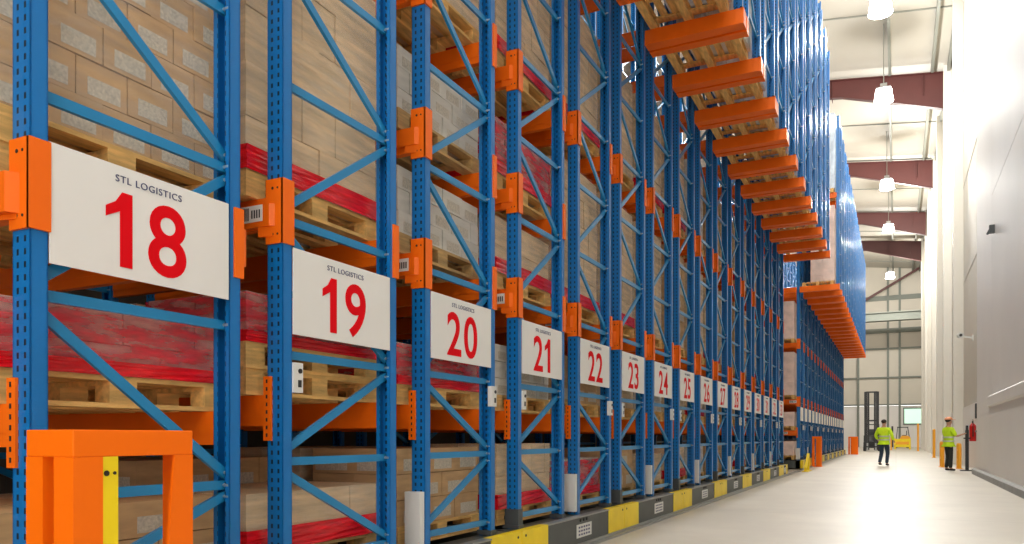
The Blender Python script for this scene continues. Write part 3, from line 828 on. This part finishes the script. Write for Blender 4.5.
    if hat:
        ht = ellipsoid((0, 0, 1.74), (.115, .135, .105), 18, 12)
        for i, v in enumerate(ht.v):
            if v[2] < 1.74: ht.v[i] = (v[0]*1.02, v[1]*1.02, 1.74)
        ht.box(-.09, .09, -.19, -.1, 1.735, 1.75)
        o = ht.build('hard_hat', hat, R)
    R.scale = (s, s, s)
    return R
px, py = at(884, 30)
person((px, py, 0), math.radians(158), 'person in yellow high-visibility jacket and dark jeans walking down the aisle',
       {-1: ((-.10, -.10, .50), (-.11, .02, .10)), 1: ((.10, -.02, .50), (.11, .14, .12))},
       {-1: ((-.33, .06, 1.17), (-.30, -.14, 1.0)), 1: ((.33, .0, 1.17), (.30, -.17, 1.02))}, M_hivis, M_jeans, None)
px, py = at(951, 25.4)
person((px-.07, py, 0), math.radians(118), 'person in yellow high-visibility vest and hard hat standing by the wall',
       {-1: ((-.10, -.01, .50), (-.11, .0, .10)), 1: ((.10, -.05, .50), (.11, .02, .10))},
       {-1: ((-.27, -.10, 1.18), (-.18, -.36, 1.24)), 1: ((.27, -.06, 1.17), (.17, -.33, 1.20))}, M_hivis, M_trouser, M_cap, s=.97, sleeves=False)

# ------------------------------------------------------------------ trucks at the far end
def reach_truck(loc, rz, label, body_m, mast_h, grp=None, s=1):
    R = empty('forklift', loc, label, 'forklift', grp, rz); R.scale = (s, s, s)
    b = MB(); b.prism([(-.6, .25), (-.6, 1.1), (-.35, 1.25), (.2, 1.25), (.45, .8), (.9, .7), (.9, .25)], 'x', -.6, .6); b.build('body', body_m, R, bevel=.03)
    m_ = MB()
    for x in (-.42, .42): m_.box(x-.11, x+.11, .95, 1.12, .1, mast_h); m_.box(x*.55-.07, x*.55+.07, 1.0, 1.1, .1, mast_h-.1)
    for z in (.5, mast_h*.5, mast_h-.1): m_.box(-.42, .42, 1.0, 1.06, z, z+.12)
    m_.build('mast', M_blackplastic, R)
    g = MB()
    for x in (-.5, .5):
        g.bar((x, -.5, 1.1), (x, -.35, 2.1), .06, .06); g.bar((x, .7, .75), (x, .55, 2.1), .06, .06)
    for k2 in range(6): g.box(-.5, .5, -.35+k2*.17, -.3+k2*.17, 2.08, 2.14)
    g.box(-.53, -.47, -.4, .6, 2.06, 2.14).box(.47, .53, -.4, .6, 2.06, 2.14); g.build('overhead_guard', M_blackplastic, R)
    for x in (-.3, .3): MB().box(x-.06, x+.06, 1.1, 2.2, .08, .13).box(x-.06, x+.06, 1.1, 1.16, .1, .7).build('fork', M_steel, R)
    MB().box(-.5, .5, 1.12, 1.17, .3, .4).box(-.5, .5, 1.12, 1.17, .65, .75).build('carriage', M_blackplastic, R)
    for x in (-.52, .52):
        for y_ in (-.35, .7): MB().cyl((x-.09, y_, .2), (x+.09, y_, .2), .2, n=18).build('wheel', M_blackplastic, R)
    MB().box(-.22, .22, -.25, .15, 1.25, 1.32).box(-.22, .22, -.3, -.22, 1.3, 1.75).build('seat', M_foot, R)
    return R
fx_, fy_ = at(872, 62)
reach_truck((fx_, fy_, 0), math.radians(180), 'dark forklift with tall raised mast near the end wall', M_blackplastic, 4.7)
fx_, fy_ = at(906, 78)
reach_truck((fx_-.2, fy_, 0), math.radians(90), 'yellow low forklift parked below the greenish window', M_amber, 2.2)
fx_, fy_ = at(895, 70)
R = empty('yellow_barrier', (fx_, fy_, 0), 'low yellow guard rail behind the walking person', 'barrier')
for x in (0, 1.2): MB().box(x-.07, x+.07, -.07, .07, 0, 1.0).build('post', M_yellow, R)
MB().box(0, 1.2, -.04, .04, .7, .95).box(0, 1.2, -.04, .04, .2, .45).build('rail', M_yellow, R)

# ------------------------------------------------------------------ world, camera
wd = bpy.data.worlds.new('World'); SC.world = wd; wd.use_nodes = True
bg = wd.node_tree.nodes['Background']; bg.inputs[0].default_value = (1, .97, .93, 1); bg.inputs[1].default_value = 1.95
cam = bpy.data.cameras.new('Camera'); co = bpy.data.objects.new('Camera', cam); COL.objects.link(co); SC.camera = co
co.location = (0, 0, H); co.rotation_euler = (math.radians(90), 0, TH)
cam.sensor_width = 36; cam.lens = F/1024*36; cam.shift_y = (437-272)/1024.0
cam.clip_start = .05; cam.clip_end = 300
vs = SC.view_settings; vs.view_transform = 'Standard'; vs.look = 'None'; vs.gamma = 1; vs.use_curve_mapping = False
vs.exposure = .52
SC.cycles.max_bounces = 8; SC.cycles.diffuse_bounces = 5; SC.cycles.transparent_max_bounces = 16
